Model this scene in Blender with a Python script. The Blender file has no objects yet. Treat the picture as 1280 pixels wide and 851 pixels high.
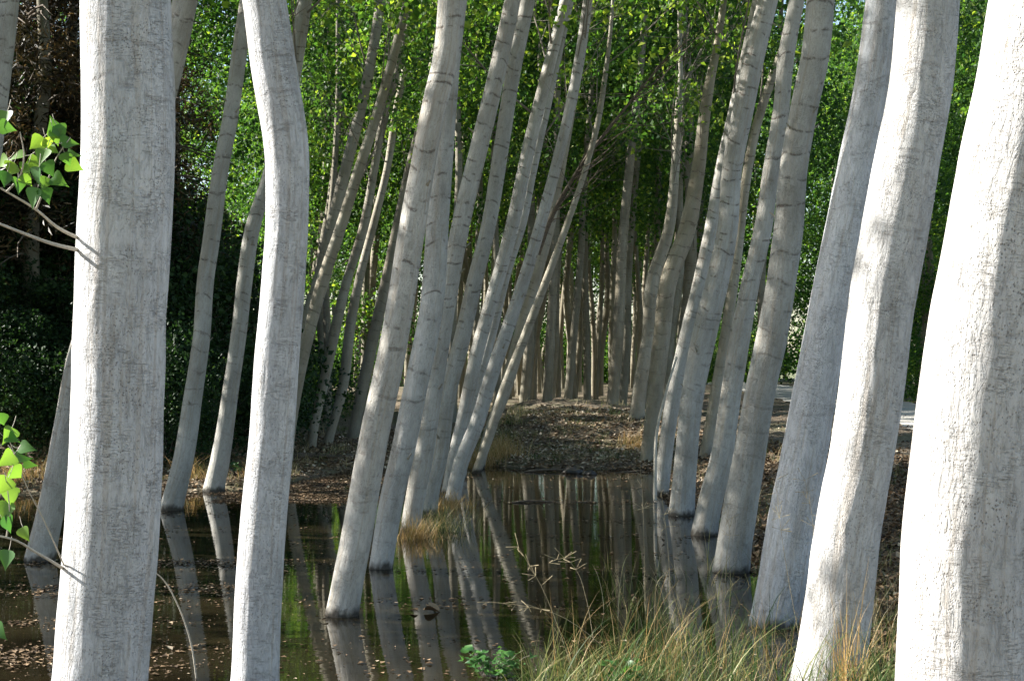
import bpy, math, random
import numpy as np
from mathutils import Vector, Matrix, noise as mnoise

F = 2030.0; HZ = 450.0; CAMH = 1.6
scn = bpy.context.scene
col = scn.collection
rng = np.random.default_rng(7)
random.seed(7)

def wpt(px, py, Y):
    return Vector(((px - 640.0) / F * Y, Y, CAMH - (py - HZ) / F * Y))

# ------------------------------------------------------------------ nodes
def new_mat(name):
    m = bpy.data.materials.new(name); m.use_nodes = True
    nt = m.node_tree
    for n in list(nt.nodes): nt.nodes.remove(n)
    out = nt.nodes.new('ShaderNodeOutputMaterial')
    return m, nt, out

class G:
    """tiny node-graph helper"""
    def __init__(s, nt): s.nt = nt
    def n(s, t, **kw):
        nd = s.nt.nodes.new(t)
        for k, v in kw.items():
            if k.startswith('i_'):
                nd.inputs[k[2:].replace('_', ' ')].default_value = v
            else: setattr(nd, k, v)
        return nd
    def l(s, a, b): s.nt.links.new(a, b)
    def math(s, op, a, b=0.0, clamp=False):
        nd = s.nt.nodes.new('ShaderNodeMath'); nd.operation = op; nd.use_clamp = clamp
        for i, v in enumerate((a, b)):
            if isinstance(v, (int, float)): nd.inputs[i].default_value = v
            else: s.l(v, nd.inputs[i])
        return nd.outputs[0]
    def ramp(s, v, stops, interp='LINEAR'):
        nd = s.nt.nodes.new('ShaderNodeValToRGB'); cr = nd.color_ramp; cr.interpolation = interp
        while len(cr.elements) < len(stops): cr.elements.new(0.5)
        for e, (p, c) in zip(cr.elements, stops):
            e.position = p; e.color = (c, c, c, 1) if isinstance(c, (int, float)) else (*c, 1)
        s.l(v, nd.inputs[0]); return nd.outputs[0]
    def mix(s, f, a, b, mode='MIX'):
        nd = s.nt.nodes.new('ShaderNodeMix'); nd.data_type = 'RGBA'; nd.blend_type = mode
        if isinstance(f, (int, float)): nd.inputs[0].default_value = f
        else: s.l(f, nd.inputs[0])
        for i, v in ((6, a), (7, b)):
            if isinstance(v, tuple): nd.inputs[i].default_value = (*v, 1)
            else: s.l(v, nd.inputs[i])
        return nd.outputs[2]
    def mapped(s, vec, scale, loc=(0, 0, 0)):
        nd = s.nt.nodes.new('ShaderNodeMapping'); nd.inputs['Scale'].default_value = scale
        nd.inputs['Location'].default_value = loc
        s.l(vec, nd.inputs[0]); return nd.outputs[0]
    def noise(s, vec, scale, detail=3, rough=0.55, dist=0.0):
        nd = s.nt.nodes.new('ShaderNodeTexNoise'); nd.inputs['Scale'].default_value = scale
        nd.inputs['Detail'].default_value = detail; nd.inputs['Roughness'].default_value = rough
        nd.inputs['Distortion'].default_value = dist
        s.l(vec, nd.inputs['Vector']); return nd.outputs[0]
    def bump(s, h, strength, dist, nrm=None):
        nd = s.nt.nodes.new('ShaderNodeBump'); nd.inputs['Strength'].default_value = strength
        nd.inputs['Distance'].default_value = dist; s.l(h, nd.inputs['Height'])
        if nrm is not None: s.l(nrm, nd.inputs['Normal'])
        return nd.outputs[0]

def bark_mat(name, near, far=False):
    m, nt, out = new_mat(name); g = G(nt)
    at = g.n('ShaderNodeAttribute', attribute_name='bark').outputs['Vector']
    oi = g.n('ShaderNodeObjectInfo')
    off = g.n('ShaderNodeCombineXYZ'); g.l(g.math('MULTIPLY', oi.outputs['Random'], 37.0), off.inputs[2])
    va = g.n('ShaderNodeVectorMath', operation='ADD'); g.l(at, va.inputs[0]); g.l(off.outputs[0], va.inputs[1])
    v = va.outputs[0]
    sep = g.n('ShaderNodeSeparateXYZ'); g.l(at, sep.inputs[0])
    s0 = sep.outputs[2]
    # large patches
    n1 = g.noise(g.mapped(v, (3, 3, 1.2)), 1.6, 5, 0.65)
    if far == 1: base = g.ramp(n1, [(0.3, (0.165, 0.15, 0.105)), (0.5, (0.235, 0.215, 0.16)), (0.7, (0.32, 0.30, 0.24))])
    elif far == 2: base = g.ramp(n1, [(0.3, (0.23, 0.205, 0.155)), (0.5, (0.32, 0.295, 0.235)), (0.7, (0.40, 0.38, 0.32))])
    elif near: base = g.ramp(n1, [(0.30, (0.41, 0.415, 0.425)), (0.5, (0.52, 0.525, 0.54)), (0.70, (0.61, 0.615, 0.625))])  # slight blue of the sky light put into the near bark colour
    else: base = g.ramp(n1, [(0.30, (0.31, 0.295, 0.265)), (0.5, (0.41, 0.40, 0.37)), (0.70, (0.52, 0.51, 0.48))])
    # fine fibre streaks along the stem
    nf = g.noise(g.mapped(v, (70, 70, 22)), 1.0, 5, 0.75, 0.6)
    base = g.mix(g.ramp(nf, [(0.38, 0.30), (0.52, 0.0)]), base, (0.20, 0.18, 0.15))
    # tan vertical weeping streaks
    n2 = g.noise(g.mapped(v, (24, 24, 0.7)), 1.0, 4, 0.62, 0.9)
    st = g.ramp(n2, [(0.54, 0.0), (0.60, 1.0)])
    base = g.mix(g.math('MULTIPLY', st, 0.26), base, (0.31, 0.235, 0.15))
    # fine horizontal craze, broken up
    n3 = g.noise(g.mapped(v, (30, 30, 170)), 1.0, 4, 0.75, 0.9)
    nb_ = g.noise(g.mapped(v, (10, 10, 7)), 1.0, 3, 0.6)
    cz = g.math('MULTIPLY', g.ramp(n3, [(0.36, 1.0), (0.46, 0.0)]), g.ramp(nb_, [(0.42, 0.0), (0.58, 1.0)]))
    base = g.mix(g.math('MULTIPLY', cz, 0.24), base, (0.19, 0.17, 0.14))
    # pores
    vo = g.n('ShaderNodeTexVoronoi'); vo.inputs['Scale'].default_value = 1.0
    g.l(g.mapped(v, (120, 120, 85)), vo.inputs['Vector'])
    po = g.ramp(vo.outputs['Distance'], [(0.14, 1.0), (0.30, 0.0)])
    nm = g.noise(v, 9.0, 3)
    pm = g.ramp(nm, [(0.40, 0.1), (0.60, 1.0)])
    pores = g.math('MULTIPLY', po, pm)
    base = g.mix(g.math('MULTIPLY', pores, 0.5), base, (0.11, 0.09, 0.065))
    # branch-scar rings: short dark eyebrow marks
    nz = g.noise(g.mapped(v, (4.5, 4.5, 2)), 1.0, 1, 0.5)
    n4 = g.noise(g.mapped(v, (11, 11, 6)), 1.0, 2, 0.6)
    n5 = g.noise(g.mapped(v, (60, 60, 90)), 1.0, 3, 0.7)
    hm = g.ramp(g.math('MULTIPLY', s0, 0.1), [(0.07, 0.04 if near else 0.15), (0.32, 0.40 if near else 1.0)])
    def ringlayer(freq, warp, w1, w2, t1, t2, sd):
        sv = g.math('ADD', g.math('MULTIPLY', s0, freq), g.math('MULTIPLY', nz, warp))
        sv = g.math('ADD', sv, g.math('MULTIPLY', oi.outputs['Random'], 9.0+sd))
        fr = g.math('ABSOLUTE', g.math('SUBTRACT', g.math('FRACT', sv), 0.5))
        return g.math('MULTIPLY', g.ramp(fr, [(w1, 1.0), (w2, 0.0)]), g.ramp(n4 if sd else nb_, [(t1, 0.0), (t2, 1.0)]))
    ra = ringlayer(5.2, 1.0, 0.015, 0.075, 0.47, 0.56, 0)
    rb = ringlayer(2.6, 0.5, 0.008, 0.035, 0.47, 0.54, 3)
    rings = g.math('MULTIPLY', g.math('MAXIMUM', ra, rb), g.math('MULTIPLY', hm, g.ramp(n5, [(0.38, 0.1), (0.52, 1.0)])))
    base = g.mix(g.math('MULTIPLY', rings, 0.72), base, (0.085, 0.058, 0.042))
    # wet foot
    geo = g.n('ShaderNodeNewGeometry'); sp = g.n('ShaderNodeSeparateXYZ'); g.l(geo.outputs['Position'], sp.inputs[0])
    zz = g.math('ADD', sp.outputs[2], g.math('MULTIPLY', g.math('SUBTRACT', n4, 0.5), 0.16))
    wet = g.ramp(zz, [(0.018, 1.0), (0.065, 0.0)])
    base = g.mix(g.math('MULTIPLY', wet, 0.9), base, (0.035, 0.028, 0.02))
    tone = g.ramp(oi.outputs['Random'], [(0.0, (0.84, 0.83, 0.80)), (0.5, (0.99, 0.99, 0.99)), (1.0, (0.95, 0.91, 0.85))])
    base = g.mix(1.0, base, tone, 'MULTIPLY')
    # relief
    rid = g.noise(g.mapped(v, (44, 44, 11)), 1.0, 5, 0.68, 1.1)
    rsh = g.ramp(rid, [(0.32, 0.0), (0.46, 0.75), (0.60, 1.0)])
    lump = g.noise(g.mapped(v, (9, 9, 8)), 1.0, 3, 0.6)
    h = g.math('ADD', g.math('MULTIPLY', rsh, 0.55), g.math('MULTIPLY', lump, 1.0))
    h = g.math('SUBTRACT', h, g.math('MULTIPLY', cz, 0.30))
    h = g.math('SUBTRACT', h, g.math('MULTIPLY', pores, 0.5))
    h = g.math('SUBTRACT', h, g.math('MULTIPLY', rings, 0.6))
    b = g.n('ShaderNodeBsdfPrincipled'); b.inputs['Roughness'].default_value = 0.82
    b.inputs['Specular IOR Level'].default_value = 0.25
    g.l(base, b.inputs['Base Color']); g.l(g.bump(h, 0.9, 0.010 if near else 0.009), b.inputs['Normal'])
    g.l(b.outputs[0], out.inputs[0]); return m

def leaf_mat(name, stops, trans, tint2, transfac=0.42, rough=0.5, spec=0.2):
    m, nt, out = new_mat(name); g = G(nt)
    a = g.n('ShaderNodeAttribute', attribute_name='tint').outputs['Fac']
    c = g.ramp(a, stops)
    b = g.n('ShaderNodeBsdfPrincipled'); b.inputs['Roughness'].default_value = rough
    b.inputs['Specular IOR Level'].default_value = spec
    g.l(c, b.inputs['Base Color'])
    if trans:
        t = g.n('ShaderNodeBsdfTranslucent')
        g.l(g.mix(1.0, c, tint2, 'MULTIPLY'), t.inputs[0])
        mx = g.n('ShaderNodeMixShader'); mx.inputs[0].default_value = transfac
        g.l(b.outputs[0], mx.inputs[1]); g.l(t.outputs[0], mx.inputs[2]); g.l(mx.outputs[0], out.inputs[0])
    else: g.l(b.outputs[0], out.inputs[0])
    return m

def plain_mat(name, c1, c2, scale, rough=0.85, bump=0.5, bd=0.01):
    m, nt, out = new_mat(name); g = G(nt)
    tc = g.n('ShaderNodeTexCoord').outputs['Object']
    n = g.noise(tc, scale, 5, 0.65)
    c = g.ramp(n, [(0.3, c1), (0.7, c2)])
    b = g.n('ShaderNodeBsdfPrincipled'); b.inputs['Roughness'].default_value = rough
    g.l(c, b.inputs['Base Color']); g.l(g.bump(n, bump, bd), b.inputs['Normal']); g.l(b.outputs[0], out.inputs[0])
    return m

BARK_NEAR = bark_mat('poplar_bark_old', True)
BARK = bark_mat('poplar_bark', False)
BARK_FAR = bark_mat('far_olive_bark', False, 1)  # darker olive base for the background stems
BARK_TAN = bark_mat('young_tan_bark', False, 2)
LEAF_POP = leaf_mat('poplar_leaf', [(0.0, (0.014, 0.042, 0.014)), (0.42, (0.042, 0.095, 0.024)), (0.75, (0.10, 0.175, 0.030)), (1.0, (0.25, 0.31, 0.05))], True, (1.9, 2.05, 0.85), 0.45)
LEAF_DARK = leaf_mat('evergreen_leaf', [(0.0, (0.010, 0.026, 0.010)), (0.7, (0.028, 0.062, 0.018)), (1.0, (0.08, 0.13, 0.03))], True, (1.5, 1.6, 0.8), 0.25)
LEAF_PINE = leaf_mat('pine_needles', [(0.0, (0.014, 0.014, 0.008)), (0.5, (0.035, 0.030, 0.016)), (1.0, (0.14, 0.095, 0.05))], True, (1.4, 1.3, 0.8), 0.2)
LEAF_NEAR = leaf_mat('young_poplar_leaf', [(0.0, (0.03, 0.10, 0.03)), (0.5, (0.07, 0.17, 0.04)), (1.0, (0.17, 0.27, 0.05))], True, (1.9, 1.8, 0.7), 0.40, 0.45, 0.4)
LITTER = leaf_mat('dead_leaves', [(0.0, (0.04, 0.025, 0.014)), (0.45, (0.13, 0.085, 0.048)), (0.85, (0.28, 0.19, 0.11)), (1.0, (0.50, 0.41, 0.30))], False, None, rough=0.6)
GRASSM = leaf_mat('grass_blades', [(0.0, (0.022, 0.055, 0.014)), (0.35, (0.055, 0.10, 0.025)), (0.6, (0.15, 0.17, 0.06)), (0.85, (0.40, 0.32, 0.17)), (1.0, (0.60, 0.51, 0.33))], True, (1.2, 1.2, 0.9), 0.28, 0.5)
STRAWM = leaf_mat('dry_grass_blades', [(0.0, (0.14, 0.15, 0.04)), (0.3, (0.32, 0.22, 0.09)), (0.7, (0.46, 0.30, 0.13)), (1.0, (0.58, 0.44, 0.24))], True, (1.2, 1.1, 0.9), 0.35, 0.5)
TWIGM = plain_mat('grey_twig', (0.10, 0.085, 0.065), (0.24, 0.21, 0.17), 30)
TWIGPALE = plain_mat('pale_twig', (0.32, 0.29, 0.24), (0.5, 0.46, 0.38), 30)
STALKM = plain_mat('straw_stalk', (0.26, 0.21, 0.12), (0.42, 0.35, 0.22), 30)
DEADM = plain_mat('dead_wood', (0.05, 0.035, 0.025), (0.15, 0.115, 0.08), 25)
STONEM = plain_mat('wet_wood', (0.012, 0.01, 0.008), (0.04, 0.032, 0.022), 20, 0.5)

def ground_mat():
    m, nt, out = new_mat('leafy_soil'); g = G(nt)
    tc = g.n('ShaderNodeTexCoord').outputs['Object']
    n1 = g.noise(tc, 0.5, 4, 0.6); n2 = g.noise(tc, 14, 5, 0.7); n3 = g.noise(tc, 60, 4, 0.7)
    c = g.ramp(n2, [(0.3, (0.05, 0.038, 0.024)), (0.5, (0.14, 0.105, 0.065)), (0.7, (0.26, 0.20, 0.135))])
    gr = g.ramp(n3, [(0.35, (0.05, 0.06, 0.02)), (0.65, (0.17, 0.16, 0.07))])
    c = g.mix(g.ramp(n1, [(0.48, 0.0), (0.62, 0.6)]), c, gr)
    hum = g.ramp(g.noise(tc, 0.35, 2), [(0.3, 0.0), (0.7, 1.0)])
    # far fields beyond the grove: dry pale grass
    geo = g.n('ShaderNodeNewGeometry'); sp = g.n('ShaderNodeSeparateXYZ'); g.l(geo.outputs['Position'], sp.inputs[0])
    far = g.ramp(g.math('MULTIPLY', sp.outputs[1], 0.01), [(0.80, 0.0), (0.95, 1.0)])
    c = g.mix(far, c, (0.11, 0.12, 0.05))
    b = g.n('ShaderNodeBsdfPrincipled'); b.inputs['Roughness'].default_value = 0.95
    hh = g.math('ADD', n2, g.math('MULTIPLY', n3, 0.5))
    g.l(c, b.inputs['Base Color']); g.l(g.bump(hh, 1.0, 0.05), b.inputs['Normal']); g.l(b.outputs[0], out.inputs[0])
    return m
GROUNDM = ground_mat()
TRACKM = plain_mat('gravel_track', (0.30, 0.28, 0.24), (0.5, 0.47, 0.41), 12, 0.95, 0.6, 0.02)

def water_mat():
    m, nt, out = new_mat('pond_water'); g = G(nt)
    tc = g.n('ShaderNodeTexCoord').outputs['Object']
    n1 = g.noise(g.mapped(tc, (1.6, 7.0, 1)), 1.0, 2, 0.5)
    n2 = g.noise(g.mapped(tc, (10, 34, 1)), 1.0, 2, 0.5)
    h = g.math('ADD', g.math('MULTIPLY', n1, 0.7), g.math('MULTIPLY', n2, 0.12))
    b = g.n('ShaderNodeBsdfPrincipled'); b.inputs['Roughness'].default_value = 0.02
    b.inputs['IOR'].default_value = 1.34
    nn = g.noise(tc, 0.9, 4, 0.6)
    g.l(g.ramp(nn, [(0.3, (0.006, 0.005, 0.003)), (0.7, (0.020, 0.016, 0.008))]), b.inputs['Base Color'])
    g.l(g.bump(h, 0.10, 0.010), b.inputs['Normal']); g.l(b.outputs[0], out.inputs[0]); return m
WATERM = water_mat()

# ------------------------------------------------------------------ mesh helpers
def mesh_np(name, verts, faces, mat, smooth=True, tint=None, bark=None):
    """verts (N,3); faces (M,k) uniform"""
    me = bpy.data.meshes.new(name)
    verts = np.ascontiguousarray(verts, dtype=np.float32); faces = np.ascontiguousarray(faces, dtype=np.int32)
    M, k = faces.shape
    me.vertices.add(len(verts)); me.vertices.foreach_set('co', verts.ravel())
    me.loops.add(M * k); me.loops.foreach_set('vertex_index', faces.ravel())
    me.polygons.add(M); me.polygons.foreach_set('loop_start', np.arange(0, M * k, k, dtype=np.int32))
    me.polygons.foreach_set('loop_total', np.full(M, k, dtype=np.int32))
    me.polygons.foreach_set('use_smooth', np.full(M, smooth, dtype=bool))
    me.update(calc_edges=True)
    if tint is not None:
        a = me.attributes.new('tint', 'FLOAT', 'FACE'); a.data.foreach_set('value', np.ascontiguousarray(tint, dtype=np.float32))
    if bark is not None:
        a = me.attributes.new('bark', 'FLOAT_VECTOR', 'POINT'); a.data.foreach_set('vector', np.ascontiguousarray(bark, dtype=np.float32).ravel())
    me.materials.append(mat)
    return me

def obj(name, me, parent=None, loc=(0, 0, 0), rot=(0, 0, 0), scale=(1, 1, 1)):
    o = bpy.data.objects.new(name, me); col.objects.link(o)
    o.location = loc; o.rotation_euler = rot; o.scale = scale
    if parent is not None: o.parent = parent
    return o

def tag(o, label=None, cat=None, group=None, kind=None):
    if label: o['label'] = label
    if cat: o['category'] = cat
    if group: o['group'] = group
    if kind: o['kind'] = kind
    return o

def catmull(P, n):
    """P (k,d) control rows -> n samples by chord"""
    P = np.asarray(P, float)
    d = np.r_[0, np.cumsum(np.linalg.norm(np.diff(P[:, :3], axis=0), axis=1))]
    t = np.linspace(0, d[-1], n)
    # cubic hermite with finite differences
    m = np.gradient(P, d, axis=0)
    i = np.clip(np.searchsorted(d, t, side='right') - 1, 0, len(d) - 2)
    h = (d[i + 1] - d[i])[:, None]; u = ((t - d[i])[:, None]) / h
    h00 = 2*u**3 - 3*u**2 + 1; h10 = u**3 - 2*u**2 + u; h01 = -2*u**3 + 3*u**2; h11 = u**3 - u**2
    return h00*P[i] + h10*h*m[i] + h01*P[i+1] + h11*h*m[i+1]

def tube(C, R, seg=12, disp=None, cap=True):
    """C (n,3) centreline, R (n,) radii -> verts, faces, bark coords"""
    C = np.asarray(C, float); R = np.asarray(R, float); n = len(C)
    T = np.gradient(C, axis=0); T /= np.linalg.norm(T, axis=1)[:, None]
    ref = np.array([0.0, 1.0, 0.0])
    if abs(T[:, 1]).max() > 0.85: ref = np.array([0.31, 0.1, 0.95])
    if ref[2] > .5 and abs(T @ ref / np.linalg.norm(ref)).max() > .97: ref = np.array([1.0, 0.0, 0.1])
    U = np.cross(ref, T); U /= np.linalg.norm(U, axis=1)[:, None]
    V = np.cross(T, U)
    th = np.linspace(0, 2*np.pi, seg, endpoint=False)
    s = np.r_[0, np.cumsum(np.linalg.norm(np.diff(C, axis=0), axis=1))]
    rr = np.repeat(R[:, None], seg, 1)
    if disp is not None: rr = rr + disp(th, s, R)
    co, si = np.cos(th), np.sin(th)
    P = C[:, None, :] + rr[..., None]*(co[None, :, None]*U[:, None, :] + si[None, :, None]*V[:, None, :])
    B = np.stack([R[:, None]*co[None, :], R[:, None]*si[None, :], np.repeat(s[:, None], seg, 1)], -1)
    idx = np.arange(n*seg).reshape(n, seg)
    a = idx[:-1]; b = np.roll(idx[:-1], -1, 1); c = np.roll(idx[1:], -1, 1); d = idx[1:]
    Fc = np.stack([a, b, c, d], -1).reshape(-1, 4)
    return P.reshape(-1, 3), Fc, B.reshape(-1, 3)

def merge(parts):
    vs, fs, bs, o = [], [], [], 0
    for v, f, b in parts:
        vs.append(v); fs.append(f + o); bs.append(b); o += len(v)
    return np.concatenate(vs), np.concatenate(fs), np.concatenate(bs)

def rand_unit(n, r):
    v = r.normal(size=(n, 3)); return v/np.linalg.norm(v, axis=1)[:, None]

def leaves_mesh(name, pos, size, mat, r, tint=None, flat=0.0, shape=0.42, droop=True):
    """kite shaped folded leaves at pos"""
    n = len(pos)
    d = rand_unit(n, r); d[:, 2] -= 0.35 if droop else 0; 
    if flat: d[:, 2] *= (1-flat)
    d /= np.linalg.norm(d, axis=1)[:, None]
    q = rand_unit(n, r)
    if flat: q = q*(1-flat) + np.array([0, 0, 1.0])
    else: q = q + np.array([0, 0, 0.35])
    w = np.cross(d, q); w /= np.linalg.norm(w, axis=1)[:, None] + 1e-9
    nn = np.cross(w, d)
    sz = (size*(0.6 + 0.7*r.random(n)))[:, None]
    base = pos; tip = pos + d*sz
    mid = pos + d*sz*0.36
    L = mid + w*sz*shape + nn*sz*0.14; R = mid - w*sz*shape + nn*sz*0.14
    v = np.stack([base, L, tip, R], 1).reshape(-1, 3)
    i = np.arange(n)*4
    f = np.stack([np.stack([i, i+1, i+2], 1), np.stack([i, i+2, i+3], 1)], 1).reshape(-1, 3)
    if tint is None: tint = r.random(n)
    return mesh_np(name, v, f, mat, False, np.repeat(tint, 2))

# ------------------------------------------------------------------ terrain
def sstep(a, b, x):
    t = np.clip((x-a)/(b-a), 0, 1); return t*t*(3-2*t)

def hn(x, y, s, seed=0):
    x = np.asarray(x, float); y = np.asarray(y, float)
    return (np.sin(x*s*1.3+seed)*np.cos(y*s*1.1-seed*2) + np.sin((x+y)*s*0.77+seed*3)*0.7
            + np.cos((x*0.6-y)*s*1.9+seed)*0.5 + np.sin((x*1.7+y*.4)*s*3.1+seed)*0.22)/2.4

def hgt(x, y):
    x = np.asarray(x, float); y = np.asarray(y, float)
    w = hn(x, y, 1.1, 2)*0.28
    d_right = 2.05 + w - x
    yfar = 19.6 + 4.4*sstep(-3.2, -2.2, x) 
    d_far = (yfar + w*2.0 - y)
    d_near = y - (5.2 + 2.5*sstep(-0.4, 1.2, x)) + w
    d = np.minimum(np.minimum(d_right, d_far), d_near)
    cap = 0.07 + 0.21*np.maximum(sstep(1.9, 2.8, x), np.maximum(sstep(31, 40, y), 1-sstep(5, 8, y)))
    h = np.where(d > 0, -np.minimum(0.45, d*0.22), np.minimum(cap, -d*0.20))
    h = h + np.where(d < 0.3, hn(x, y, 2.3, 5)*0.03, 0) + np.where(d < 0.3, hn(x, y, 9, 1)*0.012, 0)
    # earth mound
    mx = np.clip(1 - np.abs((x-1.25)/1.9)**3, 0, 1); my = sstep(28.0, 30.4, y)*(1-sstep(36, 44, y))
    h = h + 0.47*mx*my + mx*my*(0.05*hn(x, y, 4, 3) + 0.035*hn(x, y, 11, 6))
    h = h + (0.035*hn(x, y, 6, 2)+.02*hn(x, y, 13, 7))*sstep(23.5, 24.5, y)*(1-sstep(33, 50, y))
    # right side rise
    h = h + 0.12*sstep(2.2, 5, x)*sstep(6, 10, y)
    # hill on the left
    u = -x - 0.148*y - 0.2 + 0.5*hn(x, y, .5, 8)
    hill = np.clip(u, 0, 12); hill = np.where(hill < 1.5, hill*hill/3.0, hill-0.75)*0.95
    h = h + hill*sstep(21.0, 27.0, y)*(1-sstep(70, 120, y))
    return h

def grid_axis(segs):
    out = []
    for a, b, st in segs:
        out.append(np.arange(a, b, st))
    out.append([segs[-1][1]]); return np.concatenate(out)

xs = grid_axis([(-400, -60, 40), (-60, -14, 2.0), (-14, -8, 0.4), (-8, 8, 0.085), (8, 14, 0.4), (14, 60, 2.0), (60, 400, 40)])
ys = grid_axis([(-60, 0, 5.0), (0, 5, 0.25), (5, 34, 0.085), (34, 60, 0.3), (60, 130, 2), (130, 800, 40)])
X, Y = np.meshgrid(xs, ys)
Z = hgt(X, Y)
nx, ny = len(xs), len(ys)
idx = np.arange(nx*ny).reshape(ny, nx)
gf = np.stack([idx[:-1, :-1], idx[:-1, 1:], idx[1:, 1:], idx[1:, :-1]], -1).reshape(-1, 4)
gnd = obj('ground', mesh_np('ground', np.stack([X, Y, Z], -1).reshape(-1, 3), gf, GROUNDM))
tag(gnd, kind='structure')
wv = np.array([[-22, 3, 0], [4.5, 3, 0], [4.5, 27, 0], [-22, 27, 0]], float)
tag(obj('pond_water', mesh_np('pond_water', wv, np.array([[0, 1, 2, 3]]), WATERM)), kind='structure')

# gravel track on the right
ty = np.linspace(-20, 110, 131); tx = 8.1 + 0.055*np.maximum(ty-20, 0)
tv, tf = [], []
rows = []
for k in range(5):
    f = (k/4-0.5)*3.2
    x = tx + f + 0.12*np.sin(ty*1.3+k)
    rows.append(np.stack([x, ty, hgt(x, ty)+0.02+0.02*(1-abs(f)/1.6)], -1))
tv = np.stack(rows, 1).reshape(-1, 3); ti = np.arange(len(ty)*5).reshape(len(ty), 5)
tf = np.stack([ti[:-1, :-1], ti[:-1, 1:], ti[1:, 1:], ti[1:, :-1]], -1).reshape(-1, 4)
tag(obj('gravel_track', mesh_np('gravel_track', tv, tf, TRACKM)), kind='structure')

# ------------------------------------------------------------------ shared branches and crowns
def branch_parts(r, L, R0, lean, nsub, up=0.6, wig=0.10):
    """bare branch curving up; local origin at attachment, growing +X"""
    n = 9; t = np.linspace(0, 1, n)
    C = np.stack([t*L*math.cos(up), r.normal(0, wig*L*.25)*t**2 + wig*L*.25*np.sin(t*5+r.random()*6), t*L*math.sin(up) + lean*t*t*L], -1)
    parts = [tube(C, R0*(1-0.85*t), 6)]
    for k in range(nsub):
        u = 0.25 + 0.7*r.random(); i = int(u*(n-1)); p = C[i]
        l = L*(0.55-0.35*u)*(0.7+0.6*r.random()); a = r.random()*6.28
        dirv = np.array([0.7, 0.65*math.cos(a), 0.35+0.5*math.sin(a)]); dirv /= np.linalg.norm(dirv)
        q = p + dirv*l*0.5 + r.normal(0, .04*l, 3); e = p + dirv*l + np.array([0, 0, .12*l]) + r.normal(0, .05*l, 3)
        D = catmull(np.array([p, q, e]), 5)
        parts.append(tube(D, R0*0.42*(1-0.8*np.linspace(0, 1, 5)), 4))
        for j in range(2):
            p2 = D[2+j]; e2 = p2 + (dirv + rand_unit(1, r)[0]*0.8)*l*0.3
            parts.append(tube(np.array([p2, (p2+e2)/2+r.normal(0, .01, 3), e2]), R0*0.2*np.array([1, .7, .3]), 3))
    return merge(parts)

BR = []
for k in range(6):
    r = np.random.default_rng(100+k)
    v, f, b = branch_parts(r, 1.6, 0.0115, 0.25, 5 + k % 3, 0.5+0.1*k)
    BR.append(mesh_np('branch', v, f, TWIGM))

def crown_mesh(seed, H, Rm, n, size, mat, low=0.0, tb=0.0, shapep=0.8, nb=46, wood=True, clump=0.42):
    """crown from leaf clumps carried round the axis, local z 0..H"""
    r = np.random.default_rng(seed)
    u = r.random(nb)**0.85
    rad = Rm*(np.sin(np.clip(u*0.92+0.08, 0, 1)*np.pi))**shapep*(0.25+0.75*r.random(nb)**.6)
    a = r.random(nb)*2*np.pi
    cen = np.stack([rad*np.cos(a), rad*np.sin(a), u*H], -1)
    cr = clump*Rm*(0.5+0.9*r.random(nb))
    cnt = r.multinomial(n, cr**2/np.sum(cr**2))
    ps, ts = [], []
    for c, q, k in zip(cen, cr, cnt):
        p = rand_unit(k, r)*(q*r.random(k)[:, None]**0.45)
        p[:, 2] *= 0.75
        ps.append(c+p); ts.append(np.clip(r.normal(0.42+tb+r.normal(0, .13), 0.2, k), 0, 1))
    return leaves_mesh('crown', np.concatenate(ps), size, mat, r, np.concatenate(ts))

CROWN = [crown_mesh(200+k, 8.0, 1.9, 6500, 0.105, LEAF_POP) for k in range(4)]      # high poplar crowns
CROWN_S = [crown_mesh(210+k, 7.0, 1.7, 3600, 0.10, LEAF_POP, tb=.12, nb=30) for k in range(3)]  # thin ones for the near rows
BUSHY = [crown_mesh(220+k, 12.5, 3.0, 15000, 0.12, LEAF_POP, shapep=.55, nb=90, clump=.34) for k in range(4)]
SHRUB = [crown_mesh(240+k, 2.4, 1.5, 5000, 0.075, LEAF_DARK, shapep=.5, nb=26, clump=.4) for k in range(3)]
SHRUBG = [crown_mesh(250+k, 2.0, 1.3, 3600, 0.08, LEAF_POP, shapep=.5, nb=24, clump=.4) for k in range(2)]

SPRIG = []
for k in range(4):
    r = np.random.default_rng(300+k); m = 46
    p = np.abs(r.normal(0, .22, (m, 1)))*np.array([[1.3, 0, .5]]) + r.normal(0, .12, (m, 3))
    SPRIG.append(leaves_mesh('leaves', p, 0.085, LEAF_POP, r, np.clip(r.normal(.75, .2, m), 0, 1)))

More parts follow.
